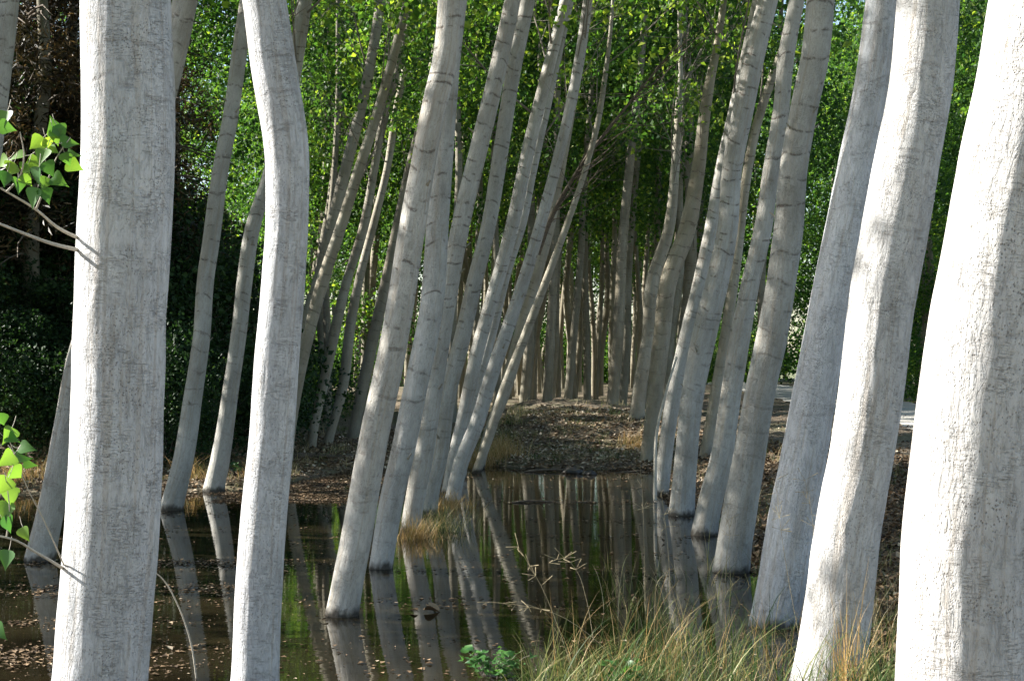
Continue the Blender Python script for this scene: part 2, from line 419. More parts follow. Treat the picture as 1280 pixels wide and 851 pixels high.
def pine_mesh(seed, H, Rm, n):
    r = np.random.default_rng(seed); ps = []; ts = []
    for k in range(120):
        u = r.random(); a = r.random()*6.28; L = Rm*(1-u*.8)*(0.6+.5*r.random())
        m = n//120; t = r.random(m)**.7
        p = np.stack([t*L*math.cos(a), t*L*math.sin(a), u*H + (0.15*t-0.35*t*t)*L + 0*t], -1) + r.normal(0, 0.13, (m, 3))
        ps.append(p); ts.append(np.clip(r.normal(0.3+0.5*(r.random() < .35), .2, m), 0, 1))
    return leaves_mesh('crown', np.concatenate(ps), 0.16, LEAF_PINE, r, np.concatenate(ts), shape=0.07)
PINE = [pine_mesh(260+k, 9.5, 2.8, 14000) for k in range(2)]
def pine_wood(seed, H, Rm):
    r = np.random.default_rng(seed); parts = []
    for k in range(60):
        u = r.random(); a = r.random()*6.28; L = Rm*(1-u*.75)*(0.6+.5*r.random())
        t = np.linspace(0, 1, 6)
        C = np.stack([t*L*math.cos(a)+.05*np.sin(t*9+k), t*L*math.sin(a)+.05*np.cos(t*8), u*H+(0.15*t-0.35*t*t)*L], -1)
        parts.append(tube(C, 0.03*(1-.85*t), 4))
    v, f, b = merge(parts); return mesh_np('branches', v, f, DEADM)
PINEW = [pine_wood(270, 9.5, 2.8)]

# ------------------------------------------------------------------ poplars traced one by one
def trunk_disp(seed, near):
    r = random.Random(seed); o = Vector((r.random()*50, r.random()*50, r.random()*50))
    def f(th, s, R):
        out = np.zeros((len(s), len(th)))
        co, si = np.cos(th), np.sin(th)
        for i, (sv, rv) in enumerate(zip(s, R)):
            for j in range(len(th)):
                p = Vector((co[j]*.9, si[j]*.9, sv*1.4)) + o
                d = mnoise.noise(p)*0.04
                if near:
                    d += mnoise.noise(Vector((co[j]*5, si[j]*5, sv*5))+o)*0.018
                    d += (0.5-abs(mnoise.noise(Vector((co[j]*9, si[j]*9, sv*3.0))+o)))*0.022 if near > 1 else 0
                out[i, j] = d*rv
        return out
    return f

def poplar(pts, Yb, label, near=0, topz=13.0, crown=True, nbr=0, brz=(3.5, 7.0), group=None, ydrift=0.0, seed=0, crownset=None, cs=1.0):
    """pts: (px, py, width) from top to base in the 1280 px photograph"""
    r = np.random.default_rng(1000+seed)
    P = pts[::-1]
    ctrl = []
    for k, (px, py, w) in enumerate(P):
        p = wpt(px, py, Yb); ctrl.append([p.x, Yb, p.z, w/F*Yb/2])
    ctrl = np.array(ctrl)
    sl_ = np.gradient(ctrl[:, 0], ctrl[:, 2]); ctrl[:, 3] *= (0.93 if Yb > 10 else 0.98)/np.sqrt(1+sl_**2)
    # extend to below ground
    gz = min(float(hgt(ctrl[0, 0], Yb)), 0.0) - 0.25 if ctrl[0, 2] < 0.45 or True else 0
    d = ctrl[0] - ctrl[1]; k = (gz - ctrl[0, 2])/min(d[2], -0.05)
    foot = ctrl[0] + d*k*np.array([.7, 1, 1, 0]); foot[2] = gz; foot[3] = ctrl[0, 3]*1.03
    ctrl = np.vstack([foot, ctrl])
    # extend upward
    top = ctrl[-1]; d = ctrl[-1]-ctrl[-2]; d = d/d[2]
    sl = np.array([d[0], r.normal(0, .03)])
    z = top[2]; cur = top.copy()
    while z < topz-0.5:
        st = 1.5; z += st
        sl = sl*0.93 + r.normal(0, .02, 2)
        cur = np.array([cur[0]+sl[0]*st, cur[1]+sl[1]*st, z, max(0.012, top[3]*(1-(z-top[2])/(topz+0.5-top[2]))**.9)])
        ctrl = np.vstack([ctrl, cur])
    # gentle lean in depth
    yd = r.normal(0, 0.35)*0.04 + ydrift
    H = ctrl[:, 2]-ctrl[0, 2]
    L = np.sum(np.linalg.norm(np.diff(ctrl[:, :3], axis=0), axis=1))
    res = {0: 0.16, 1: 0.06, 2: 0.03}[near]; seg = {0: 20, 1: 40, 2: 84}[near]
    S = catmull(ctrl, int(L/res))
    if near == 2:
        vis = S[:, 2] < 4.5; 
        S = np.vstack([S[vis], S[~vis][::6]])
    base = np.array([S[0, 0], Yb, 0.0])
    gb = float(hgt(base[0], Yb)); base[2] = max(gb, 0) if gb > 0 else gb
    R = np.maximum(S[:, 3], 0.008)
    flare = 1 + 0.16*np.exp(-np.clip(S[:, 2]-max(gb, 0), 0, 9)/0.16)
    v, f, b = tube(S[:, :3]-base, R*flare, seg, trunk_disp(seed, near) if near else None)
    root = bpy.data.objects.new('poplar_tree', None); col.objects.link(root); root.location = base
    root.empty_display_size = .3
    tag(root, label, 'tree', group)
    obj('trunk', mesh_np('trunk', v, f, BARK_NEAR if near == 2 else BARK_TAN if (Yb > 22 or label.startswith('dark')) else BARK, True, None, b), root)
    if crown:
        # crown rides on the upper stem
        i = int(np.argmin(abs(S[:, 2]-(topz-7.2*cs)))); p = S[i, :3]-base; q = S[-1, :3]-S[i, :3]
        rot = Vector(q).to_track_quat('Z', 'Y').to_euler()
        cm = (crownset or CROWN_S)[seed % 3]
        obj('crown', cm, root, p, rot, (cs, cs, cs))
    if near == 1:
        for k in range(4):
            z = 0.7+3.8*r.random(); i = int(np.argmin(abs(S[:, 2]-z))); a = (math.pi*(1.0+.9*r.random())) if k % 2 else r.random()*6.28
            rr_ = float(R[i]); l = .02+.035*r.random(); c = np.array([math.cos(a), math.sin(a), 0]); p = S[i, :3]-base
            q = p+c*(rr_+l)+np.array([0, 0, l*.9]); m_ = p+c*rr_*.97
            vv, ff, bb = tube(np.array([m_-c*.01, m_, m_+(q-m_)*.3, q]), np.array([.016, .013, .007, .005]), 9)
            obj('twig_stub', mesh_np('twig_stub', vv, ff, BARK_TAN, True, None, bb), root)
    for k in range(nbr):
        z = brz[0] + (brz[1]-brz[0])*(k+r.random())/nbr
        i = int(np.argmin(abs(S[:, 2]-z))); p = S[i, :3]-base
        a = r.random()*6.28
        sc = 0.7+0.7*r.random()
        br = obj('branch', BR[int(r.integers(6))], root, p, (0, r.normal(-.25, .2), a), (sc, sc, sc))
        if k % 3 != 2:
            obj('leaves', SPRIG[(seed+k) % 4], br, (1.0+.4*r.random(), 0, .7))
            if k % 2: obj('leaves', SPRIG[(seed+k+1) % 4], br, (.7, .25, .5), (0, 0, 2))
    return root, S

TR = {}
def add(key, *a, **k): TR[key] = poplar(*a, seed=len(TR)+1, **k)

add('T1', [(157,0,114),(159,100,116),(159,200,116),(155,300,117),(150,400,115),(147,500,115),(143,600,117),(137,700,118),(125,851,117)], 6.0,
    'very thick pale poplar trunk in the left foreground with leafy shoots at its left edge', near=2, ydrift=0)
add('T2', [(330,0,56),(345,100,58),(358,180,56),(359,260,54),(354,350,55),(346,450,57),(338,560,57),(329,650,58),(323,750,58),(319,851,57)], 7.5,
    'S-curved pale poplar trunk with a bright left edge, right of the thickest left one', near=2)
add('T3', [(563,0,33),(557,70,34),(541,141,34),(528,210,34),(516,280,36),(492,430,38),(465,560,40),(448,657,42),(428,766,40)], 10.2,
    'slanting poplar standing in the pond, nearest of the middle row left of centre', near=1)
add('T4', [(571,0,28),(563,70,28),(557,141,29),(552,210,29),(547,280,30),(539,386,32),(521,477,32),(500,580,33),(492,612,33),(484,657,32),(476,709,28)], 12.5,
    'poplar in the pond close behind the nearest slanting one of the middle row', near=1)
add('T5', [(641,0,22),(622,88,24),(601,176,25),(572,300,25),(560,370,25),(547,450,26),(535,530,27),(527,580,28),(519,621,26),(513,665,25)], 15.1,
    'poplar with a sunlit white foot rising from the orange dry grass tuft', near=1)
add('T6', [(660,0,20),(642,88,20),(628,176,21),(609,290,21),(594,350,22),(576,430,23),(560,491,23),(548,580,21),(542,604,20),(536,642,20)], 16.9,
    'slender poplar just right of the one with the white sunlit foot, grass round its base', near=1)
add('T7', [(707,0,15),(685,88,17),(663,176,18),(636,300,19),(622,350,19),(599,430,19),(578,527,18),(566,580,17),(560,618,17)], 19.5,
    'thin slanting poplar squeezed behind the kinked one at the far end of the middle row', nbr=7, brz=(4.2, 7.5))
add('T8', [(735,0,13),(722,88,14),(703,176,15),(670,300,17),(655,350,18),(631,421,19),(612,477,20),(597,527,21),(576,580,21),(566,625,20)], 18.2,
    'kinked slender poplar leaning strongly right, its bend sunlit, in front of the arched thin one', near=1, nbr=8, brz=(4.0, 7.0))
add('T9', [(766,0,4),(764,30,5),(755,106,7),(748,150,8),(732,211,8),(709,280,9),(683,350,11),(656,421,13),(629,491,14),(612,544,13),(594,596,12)], 23.0,
    'thin arched poplar leaning far right beside the dry grass left of the mound', nbr=4, brz=(3.6, 6.0), topz=9, cs=.5)
add('T10', [(700,60,10),(682,140,12),(664,220,13),(652,280,14),(636,330,14),(613,421,15),(598,477,15),(585,540,14),(577,590,13)], 22.0,
    'shaded thin poplar half hidden behind the kinked slender one', nbr=6, brz=(4.5, 8))
add('T11', [(712,150,12),(697,230,14),(685,290,16),(668,350,18),(650,421,19),(630,491,18),(608,550,14),(598,592,12)], 24.0,
    'dark shaded poplar in the gap between the kinked stem and the thin arched stem', nbr=5, brz=(4.5, 8))
add('A', [(476,0,13),(465,70,14),(450,141,15),(432,211,16),(411,300,17),(395,361,16),(382,400,15),(372,450,15),(364,510,15),(360,568,15)], 27.0,
    'brownish slanting poplar, the left one of the pair crossing behind the S-curved trunk', nbr=8, brz=(3.6, 8))
add('B', [(510,0,12),(492,70,13),(472,141,14),(449,211,15),(424,290,16),(404,350,18),(385,421,16),(372,480,16),(362,540,16),(357,590,16)], 24.0,
    'grey slanting poplar, the right one of the pair crossing behind the S-curved trunk', nbr=8, brz=(3.6, 8))
add('C', [(517,0,9),(502,70,10),(481,141,11),(468,211,11),(453,290,13),(434,350,13),(417,421,15),(405,477,14),(393,530,13),(388,565,13)], 28.2,
    'thin poplar whose foot stands just behind the floating log', nbr=6, brz=(4, 8))
add('D', [(525,0,8),(510,70,9),(495,141,10),(484,211,10),(467,280,11),(449,350,12),(439,400,14),(427,491,14),(416,530,13),(409,556,13)], 29.5,
    'thin bent poplar standing second to the right behind the floating log', nbr=6, brz=(4, 8))
add('E', [(545,60,11),(530,140,12),(512,211,13),(497,280,13),(483,350,15),(467,421,16),(452,491,16),(441,548,15)], 31.0,
    'shaded poplar on the far bank just left of the nearest slanting pond trunk', nbr=6, brz=(4, 8))
add('L0', [(8,0,34),(-8,141,34),(-22,260,35),(-45,450,36),(-75,699,38)], 13.0,
    'poplar trunk only showing in the top left corner of the picture')
add('L1', [(232,0,34),(215,80,34),(197,150,34),(165,270,35),(130,360,35),(102,440,35),(84,530,35),(67,621,36),(50,699,37)], 13.0,
    'poplar passing behind the very thick left trunk, its foot in the pond at the left', near=1)
add('L2', [(309,0,20),(299,70,21),(289,141,21),(276,211,22),(264,300,23),(257,350,23),(252,421,23),(242,491,25),(228,580,28),(214,637,29)], 17.4,
    'slender leaning poplar in the pond, left one of two between the left foreground trunks', near=1)
add('L3', [(381,0,20),(374,50,20),(364,110,20),(348,180,20),(330,240,20),(317,280,21),(306,350,21),(298,421,21),(288,491,22),(274,580,26),(267,614,26)], 19.8,
    'slender leaning poplar, right one of two between the left foreground trunks, crossing behind the S-curve', near=1, nbr=3, brz=(4.5,6))
add('R1', [(1310,0,145),(1294,106,150),(1272,211,152),(1257,300,153),(1241,386,154),(1226,491,155),(1218,570,156),(1209,657,157),(1204,762,157),(1200,851,158)], 4.3,
    'thickest white sunlit poplar trunk filling the right edge of the picture', near=2)
add('R2', [(1161,0,78),(1151,106,80),(1132,211,84),(1118,290,84),(1101,386,83),(1089,491,83),(1075,580,82),(1060,657,83),(1047,762,85),(1035,851,86)], 7.8,
    'thick leaning poplar with tall orange grass at its foot, next to the sunlit right one', near=2)
add('R3', [(1102,0,41),(1089,106,43),(1068,211,45),(1052,300,48),(1036,386,51),(1018,491,55),(1003,580,59),(989,657,62),(978,727,61),(968,782,58)], 9.8,
    'leaning poplar standing at the pond edge just left of the one with orange grass', near=2)
add('R4', [(1026,0,38),(1019,70,38),(1004,141,38),(992,211,38),(985,290,40),(977,350,40),(965,421,43),(950,491,42),(935,580,44),(926,630,46),(914,712,45)], 12.3,
    'grey shaded poplar with many eyebrow scars, third from the right edge in the pond', near=1)
add('R5', [(996,0,20),(983,70,22),(976,141,22),(964,211,22),(953,290,25),(939,350,25),(925,421,28),(914,491,28),(900,580,31),(889,621,33),(880,668,32)], 14.9,
    'poplar with a bright sunlit stripe along its left side halfway up, right row', near=1)
add('R6', [(960,0,27),(943,70,29),(928,141,29),(915,211,27),(909,290,28),(897,350,31),(880,421,34),(866,491,31),(857,580,31),(852,641,32)], 16.8,
    'gently S-bent poplar of the right row with its foot at a dark waterline', near=1)
add('R6b', [(990,30,10),(962,106,12),(945,160,13),(932,230,13),(920,330,14),(905,430,15),(890,520,16),(880,585,16)], 24.0,
    'thin poplar showing in slivers behind the S-bent one of the right row', nbr=6, brz=(4, 8))
add('R7', [(935,60,15),(920,130,17),(903,210,19),(889,290,20),(876,350,21),(859,421,22),(843,491,21),(830,580,20),(826,618,19)], 19.3,
    'poplar overlapped by the S-bent one, a thin bent pale stick leaning beside it', near=1, nbr=4, brz=(4.5, 7))
add('R8', [(905,0,9),(896,60,10),(886,110,14),(880,150,16),(873,211,19),(858,290,24),(836,350,24),(827,421,23),(819,491,22),(809,580,19)], 24.5,
    'yellowish poplar at the right end of the mound with broken dead branches above', near=1, nbr=10, brz=(4.2, 8))
add('R9', [(850,60,6),(851,92,7),(848,141,10),(844,211,12),(835,290,16),(816,350,18),(810,421,18),(799,491,19),(795,538,19)], 30.0,
    'white sun-flecked poplar rooted on the right end of the earth mound', near=1, nbr=9, brz=(4.5, 8.5))

# dead brushy limb hanging across, a part of the arched tree
r9, S9 = TR['T9']
base9 = np.array(r9.location)
C = np.array([list(wpt(*p)) for p in [(672,318,23.1),(690,270,23.1),(715,225,23.1),(733,197,23.1),(768,152,23.2),(803,109,23.2),(828,78,23.3),(850,50,23.3)]])
D = catmull(C, 30); parts = [tube(D-base9, 0.04*(1-.85*np.linspace(0, 1, 30)), 7)]
r = np.random.default_rng(5)
for k in range(46):
    i = int(r.integers(4, 28)); p = D[i]-base9; l = 0.35+1.1*r.random()
    dv = np.array([0.62, r.normal(0, .35), 0.55+r.normal(0, .3)]); dv /= np.linalg.norm(dv)
    e = p+dv*l; m = (p+e)/2+np.array([0, 0, -.08*l])+r.normal(0, .03, 3)
    parts.append(tube(catmull(np.array([p, m, e]), 5), 0.008*np.array([1, .8, .6, .4, .2]), 4))
v, f, b = merge(parts)
tag(obj('dead_limb', mesh_np('dead_limb', v, f, DEADM), r9), 'dark dead brushy limb')

# ------------------------------------------------------------------ background trees
STEM = []
for k in range(6):
    r = np.random.default_rng(400+k)
    z = np.linspace(-0.3, 15, 9); xo = np.cumsum(np.r_[0, r.normal(0.035, .07, 8)])*1.4; yo = np.cumsum(np.r_[0, r.normal(0, .05, 8)])
    ctrl = np.stack([xo, yo, z, 0.145*(1-np.clip(z, 0, 15)/15.6)**.8], -1)
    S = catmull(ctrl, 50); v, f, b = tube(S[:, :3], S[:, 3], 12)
    STEM.append((mesh_np('trunk', v, f, BARK_FAR, True, None, b), S))

def back_tree(x, y, k, label, group, name='poplar_tree', crownm=None, cz=6.6, cs=(1, 1, 1), ssc=1.0, nb=3, rz=None, lean=(0, 0)):
    z = float(hgt(x, y)); root = bpy.data.objects.new(name, None); col.objects.link(root)
    root.location = (x, y, z); root.rotation_euler = (lean[1], lean[0], 0)
    tag(root, label, 'tree', group)
    r = random.Random(k*31+7); rz = r.uniform(-.6, .6) if rz is None else rz
    me, S = STEM[k % 6]
    obj('trunk', me, root, (0, 0, 0), (0, 0, rz), (ssc*r.uniform(.6, 1.05),)*2+(ssc,))
    obj('crown', crownm or CROWN[k % 4], root, (S[25, 0], S[25, 1], cz), (0, 0, r.uniform(0, 6.28)), cs)
    for j in range(nb):
        zz = r.uniform(2.8, 6.5); i = int(np.argmin(abs(S[:, 2]-zz)))
        c, s_ = math.cos(rz), math.sin(rz)
        obj('branch', BR[r.randrange(6)], root, (S[i, 0]*c-S[i, 1]*s_, S[i, 0]*s_+S[i, 1]*c, zz*ssc), (0, -.3, r.uniform(0, 6.28)), (r.uniform(.6, 1.1),)*3)
    return root

k = 0; rr = random.Random(11)
pxof = lambda x, y: 640+F*x/y
yy = 37.0
while yy < 86:
    x = -0.30*yy
    off = rr.uniform(0, 1.5)
    while x < 0.205*yy:
        X_ = x+off+rr.uniform(-.5, .5); Y_ = yy+rr.uniform(-.9, .9)
        px = pxof(X_, Y_)
        x += 1.2 if 560 < px < 830 else 3.1
        if px < 345 or px > 985: continue
        if abs(X_-(8.1+0.055*max(Y_-20, 0))) < 2.3: continue
        if px < 560:
            lab = ('poplar in the distant stand showing between the slanting trunks left of the middle row', 'distant poplars left of the middle row')
        elif px < 800:
            lab = ('upright slender poplar in the dense far stand behind the earth mound', 'poplars behind the earth mound')
        else:
            lab = ('distant poplar seen in the gaps between the trunks of the right row', 'distant poplars behind the right row')
        if k < 240: back_tree(X_, Y_, k, lab[0], lab[1], cz=rr.uniform(4.4, 6.8), cs=(1, 1, rr.uniform(1.0, 1.3)), nb=2 if Y_ < 60 else 1, lean=(rr.gauss(.02, .04), 0))
        k += 1
    yy += 3.4 if yy < 60 else 4.6

# leafy low-crowned trees: left middle wall, far backdrop and beyond the track
for (x, y, cz, s, ci) in [(-6.6, 44, 1.8, 1, 0), (-4.3, 47, 2.2, .95, 1), (-8.6, 40, 1.4, 1, 2), (-10.8, 45, 2, 1.1, 3), (-7.2, 54, 1.5, 1.1, 1), (-1.8, 56, 4.6, 1, 2)]:
    back_tree(x, y, ci+3, 'broad leafy green tree forming the bright wall behind the left trunks', 'leafy trees behind the left trunks', 'leafy_tree', BUSHY[ci], cz, (s, s, s), nb=0)
i = 0
for (x, y, cz, s) in [(12.6, 38, 1.0, .95), (14.0, 44, .8, 1.1), (12.9, 51, .6, 1.0), (16.2, 55, .8, 1.2), (14.8, 63, .6, 1.15), (18.5, 68, .5, 1.3), (11.6, 31, 1.6, .9), (15.3, 34, 1, 1), (16.5, 76, .5, 1.3), (21, 60, .5, 1.2), (18.8, 45, .5, 1.2), (12.8, 50.5, 2.4, .8), (16.6, 84, .3, 1.6), (20.5, 88, .3, 1.7), (24, 90, .3, 1.6), (13.2, 91, .3, 1.6), (28, 95, .3, 1.7), (17.5, 72, .3, 1.35), (14.5, 58, .5, 1.15)]:
    back_tree(x, y, i, 'green bushy tree beyond the gravel track on the right', 'bushy trees beyond the track', 'leafy_tree', BUSHY[i % 4], cz, (s, s, s), nb=0); i += 1
for j in range(22):
    x = -24+(j % 11)*4.4+2*(j//11); y = 96+7*(j//11)+rr.uniform(-2, 2); s = rr.uniform(1.3, 1.7)
    back_tree(x, y, j, 'tree of the sunlit line at the far end of the grove', 'trees closing the far end of the grove', 'leafy_tree', BUSHY[j % 4], 0.4, (s, s, s), nb=0)

# hillside: shrubs and pines
def shrub(x, y, m, s, label, group, name='shrub', dz=-0.3):
    z = float(hgt(x, y)); o = bpy.data.objects.new(name, None); col.objects.link(o); o.location = (x, y, z)
    tag(o, label, 'shrub', group)
    obj('foliage', m, o, (0, 0, dz), (0, 0, random.uniform(0, 6.28)), (s, s, s*random.uniform(.8, 1.15)))
    for q in range(3):
        a = random.uniform(0, 6.28)
        obj('stem', BR[(q*2+int(a)) % 6], o, (0, 0, 0), (0, -.6, a), (s*.9,)*3)
    return o
n = 0
r = random.Random(3)
while n < 95:
    y = r.uniform(25, 42); x = -0.158*y - r.uniform(0.3, 6.5)
    if pxof(x, y) < -120: continue
    shrub(x, y, SHRUB[n % 3], r.uniform(.8, 1.4), 'dark evergreen shrub growing on the shaded left hillside', 'shrubs on the left hillside'); n += 1
for j in range(34):
    y = 22.6+5.5*random.random(); x = -(0.20+.13*random.random())*y-.3
    shrub(x, y, SHRUB[j % 3], random.uniform(.45, .8), 'low dark shrub at the foot of the shaded bank on the left', 'low shrubs at the foot of the left bank', dz=-.35)
for (x, y) in [(-7.5, 25.4), (-6.7, 27.2), (-8.4, 26.6), (-8.2, 29), (-9.6, 32.5), (-7.6, 34), (-10.6, 28), (-11.3, 36), (-9.2, 39)]:
    z = float(hgt(x, y)); root = bpy.data.objects.new('pine_tree', None); col.objects.link(root); root.location = (x, y, z)
    tag(root, 'dark pine with brown dead twigs on the hillside at the upper left', 'tree', 'pines on the left hillside')
    obj('trunk', STEM[int(y) % 6][0], root, (0, 0, 0), (0, 0, 0), (1, 1, .7)).data = STEM[int(y) % 6][0]
    a = random.uniform(0, 6)
    obj('crown', PINE[int(y) % 2], root, (0, 0, 0.6), (0, 0, a)); obj('branches', PINEW[0], root, (0, 0, .6), (0, 0, a))
for j in range(24):
    shrub(-13+j*1.15, 84+3*(j % 3), SHRUBG[j % 2], 1.7, 'low green bush between the trunk feet at the far end of the grove', 'bushes at the far end of the grove', 'bush')
for (x, y, s, lab) in [(-5.6, 36, .8, 'a'), (-4.9, 38.5, .9, 'a'), (-6.6, 38, 1.1, 'a'), (-4.2, 41, .8, 'a')]:
    shrub(x, y, SHRUBG[int(y) % 2], s, 'fresh green bush at the foot of the distant trees right of the S-curved trunk', 'green bushes behind the S-curved trunk', 'bush')
for (x, y, s) in [(9.8+3, 41, 1.0), (12.2, 46, 1.2), (12.6, 54, 1.1)]:
    shrub(x, y, SHRUBG[int(y) % 2], s, 'sunlit lime green bush beside the far gravel track', 'lime bushes by the track', 'bush')

# unseen trees added left of and behind the frame to shade the grove
for j, (x, y) in enumerate([(-8.8, 12.6), (-7.2, 15.6), (-8.9, 18.6), (-9.4, 22.5), (-10.5, 15.2), (-12.2, 13.4)]):
    back_tree(x, y, j+2, 'unseen poplar added outside the left edge for shade', 'unseen shade poplars added at the left', cz=5.6, crownm=CROWN[j % 4], cs=(1.25,)*3, nb=1)

for j, (x, y, s_, c) in enumerate([(-10.6, 19.5, .8, 1.6), (-12.5, 17.0, .9, 1.2), (-14, 21, 1.0, 1.0)]):  # added out of view, low crowns keep sun off the middle trunks
    back_tree(x, y, j, 'unseen leafy tree added outside the left edge for shade', 'unseen leafy shade trees added at the left', 'leafy_tree', BUSHY[j], c, (s_,)*3, nb=0)
for j, (x, y) in enumerate([(-3.6, 1.5), (-1.0, -3.0), (1.8, -1.5), (-3.6, -4.0), (4.4, 3.0), (-1.0, -8.0), (1.8, -6.5), (4.5, -3.5), (-6.3, -1.5), (-6.3, -7), (4.6, 9.0), (4.8, 15.5), (-1.0, -13), (-3.7, -11), (1.8, -12)]):  # canopy added out of view to lower the sky fill
    back_tree(x, y, j+2, 'unseen poplar added behind and beside the viewpoint to cut sky light', 'unseen poplars added to cut sky light', cz=6.4, crownm=CROWN[j % 4], cs=(1.2, 1.2, 1), nb=1)

# ------------------------------------------------------------------ litter, grass, debris
def scatter(name, n, fx, size, mat, seed, kind='stuff', zoff=0.006, flat=.75, shape=.4, tb=None, pow_=None, label=None, cat=None):
    r = np.random.default_rng(seed)
    x, y = fx(r, n); z = hgt(x, y)
    keep = z > -0.02 if zoff < 1 else z < -0.0
    if zoff >= 1: z = np.full_like(x, zoff-1)
    pos = np.stack([x, y, np.maximum(z, 0.0)+zoff if zoff < 1 else z], -1)[keep]
    t = np.clip(r.normal(.5 if tb is None else tb, .26, len(pos)), 0, 1)
    me = leaves_mesh(name, pos, size, mat, r, t, flat, shape, False)
    return tag(obj(name, me), label, cat, kind=kind)

def ground_pts(r, n):
    px = r.uniform(-60, 1340, n); y = 1.0/r.uniform(1/60.0, 1/7.5, n)
    return (px-640)/F*y, y
scatter('leaf_litter', 52000, ground_pts, 0.055, LITTER, 31, zoff=.008, flat=.55, label='brown dead leaves covering the banks', cat='leaf litter')
def mound_pts(r, n):
    return r.uniform(-2.6, 3.4, n), r.uniform(23.7, 34, n)
def left_pts(r, n):
    return r.uniform(-7, -.8, n), r.uniform(19.4, 33, n)
scatter('shore_litter', 32000, left_pts, 0.055, LITTER, 36, zoff=.01, flat=.6, tb=.6, label='warm brown dead leaves on the far left shore', cat='leaf litter')
scatter('mound_litter', 30000, mound_pts, 0.06, LITTER, 35, zoff=.012, flat=.7, tb=.78, label='dead leaves and crumbs of earth covering the mound and the shore below it', cat='leaf litter')
def bank_pts(r, n):
    y = r.uniform(7, 24, n); return r.uniform(1.7, 4.8, n), y
scatter('leaf_litter', 26000, bank_pts, 0.05, LITTER, 32, zoff=.01, flat=.5, tb=.42, label='dead leaves thick on the right bank behind the trunks', cat='leaf litter')

# floating litter: bands drifting along the far shore, sparse elsewhere
def float_pts(r, n):
    xs_, ys_ = [], []
    k1 = int(n*.40); a = r.uniform(-3.4, -1.2, k1); b = r.uniform(18.2, 23.9, k1)              # litter raft at left centre
    xs_.append(a); ys_.append(b)
    k2 = int(n*.17); xs_.append(r.uniform(-1.4, 1.9, k2)); ys_.append(23.75-np.abs(r.normal(0, .22, k2)))
    k3 = int(n*.07); xs_.append(r.uniform(-.6, 1.4, k3)); ys_.append(18.3+r.normal(0, .07, k3)+.1*np.sin(np.arange(k3)))
    k4 = int(n*.22); x = r.uniform(-5.2, 1.8, k4); xs_.append(x); ys_.append(r.uniform(8, 23, k4))
    k5 = n-k1-k2-k3-k4; x = r.uniform(-3.9, -1.7, k5); xs_.append(x); ys_.append(r.uniform(8.0, 13, k5))
    x = np.concatenate(xs_); y = np.concatenate(ys_)
    # gather into horizontal streaks
    m = hn(x*.5, y*3.2, 1.3, 4) + .35*hn(x, y, 6, 1)
    k = (r.random(len(x)) < np.clip((m-.02)*2.2, .03, 1)) | ((x < -1.2) & (x > -3.4) & (y > 17.5) & (r.random(len(x)) < .6))
    k &= ~((x < -3.3) & (y < 14) & (r.random(len(x)) < .6))
    return x[k], y[k]
scatter('floating_litter', 30000, float_pts, 0.038, LITTER, 33, zoff=1.006, flat=.92, tb=.42, label='dead leaves floating on the pond', cat='floating leaves')
def fine_pts(r, n):
    x, y = float_pts(r, n); return x+r.normal(0, .3, len(x)), y+r.normal(0, .1, len(x))
scatter('floating_debris', 60000, fine_pts, 0.022, LITTER, 34, zoff=1.004, flat=.95, tb=.34, shape=.25, label='fine pale debris floating on the pond', cat='floating debris')

def blades(name, bx, by, bz, L, W, mat, r, lean=.5, tint=None, segs=4):
    n = len(bx); a = r.random(n)*6.283; ln = np.abs(r.normal(lean, .25, n))
    d = np.stack([np.cos(a), np.sin(a), np.zeros(n)], -1); side = np.stack([-np.sin(a+.4), np.cos(a+.4), np.zeros(n)], -1)
    vs = []
    for k in range(segs+1):
        t = k/segs
        c = np.stack([bx, by, bz], -1) + d*(ln*L*t**1.8)[:, None] + np.array([0, 0, 1.0])*(L*(t-0.38*ln*t**2.4))[:, None]
        w = (W*(1-t*.93)*(1-.25*(t < .01)))[:, None]
        vs.append(c-side*w); vs.append(c+side*w)
    v = np.stack(vs, 1).reshape(-1, 3); m = 2*(segs+1); i = np.arange(n)*m; fs = []
    for k in range(segs): fs.append(np.stack([i+2*k, i+2*k+1, i+2*k+3, i+2*k+2], -1))
    f = np.stack(fs, 1).reshape(-1, 4)
    if tint is None: tint = r.random(n)
    return mesh_np(name, v, f, mat, True, np.repeat(tint, segs))

def tufts(r, cx, cy, per, spread):
    k = np.repeat(np.arange(len(cx)), per)
    return cx[k]+r.normal(0, spread, len(k)), cy[k]+r.normal(0, spread, len(k)), k
# near right grass at the water's edge
r = np.random.default_rng(51)
nt_ = 150
px = r.uniform(650, 1125, nt_); cy = 7.1+2.2*r.random(nt_)**1.3
cy = np.where(px < 780, 7.2+.9*r.random(nt_), cy)
cx = (px-640)/F*cy
bx, by, kk = tufts(r, cx, cy, 17, .07)
tt = np.clip(r.random(nt_)[kk]**1.7*.62 + .36*r.random(len(kk)), 0, 1); L = (0.14+0.36*r.random(nt_))[kk]*(0.35+1.0*r.random(len(kk)))
tag(obj('grass', blades('grass', bx, by, np.maximum(hgt(bx, by), -.05)-.02, L, .0016+.0034*r.random(len(kk))**2, GRASSM, r, .75, tt, 6)), 'mixed green and straw grass at the pond edge, bottom right', 'grass', kind='stuff')
nt_ = 60
px = r.uniform(680, 1120, nt_); cy = r.uniform(7.5, 9.0, nt_); cx = (px-640)/F*cy
bx, by, kk = tufts(r, cx, cy, 5, .05)
L = (0.30+0.35*r.random(nt_))[kk]*(0.5+.7*r.random(len(kk)))
tag(obj('tall_grass', blades('tall_grass', bx, by, np.maximum(hgt(bx, by), -.05)-.02, L, np.full(len(bx), .0019), STRAWM, r, .5, None, 7)), 'tall thin straw blades rising above the green grass, bottom right', 'grass', kind='stuff')
nt_ = 70
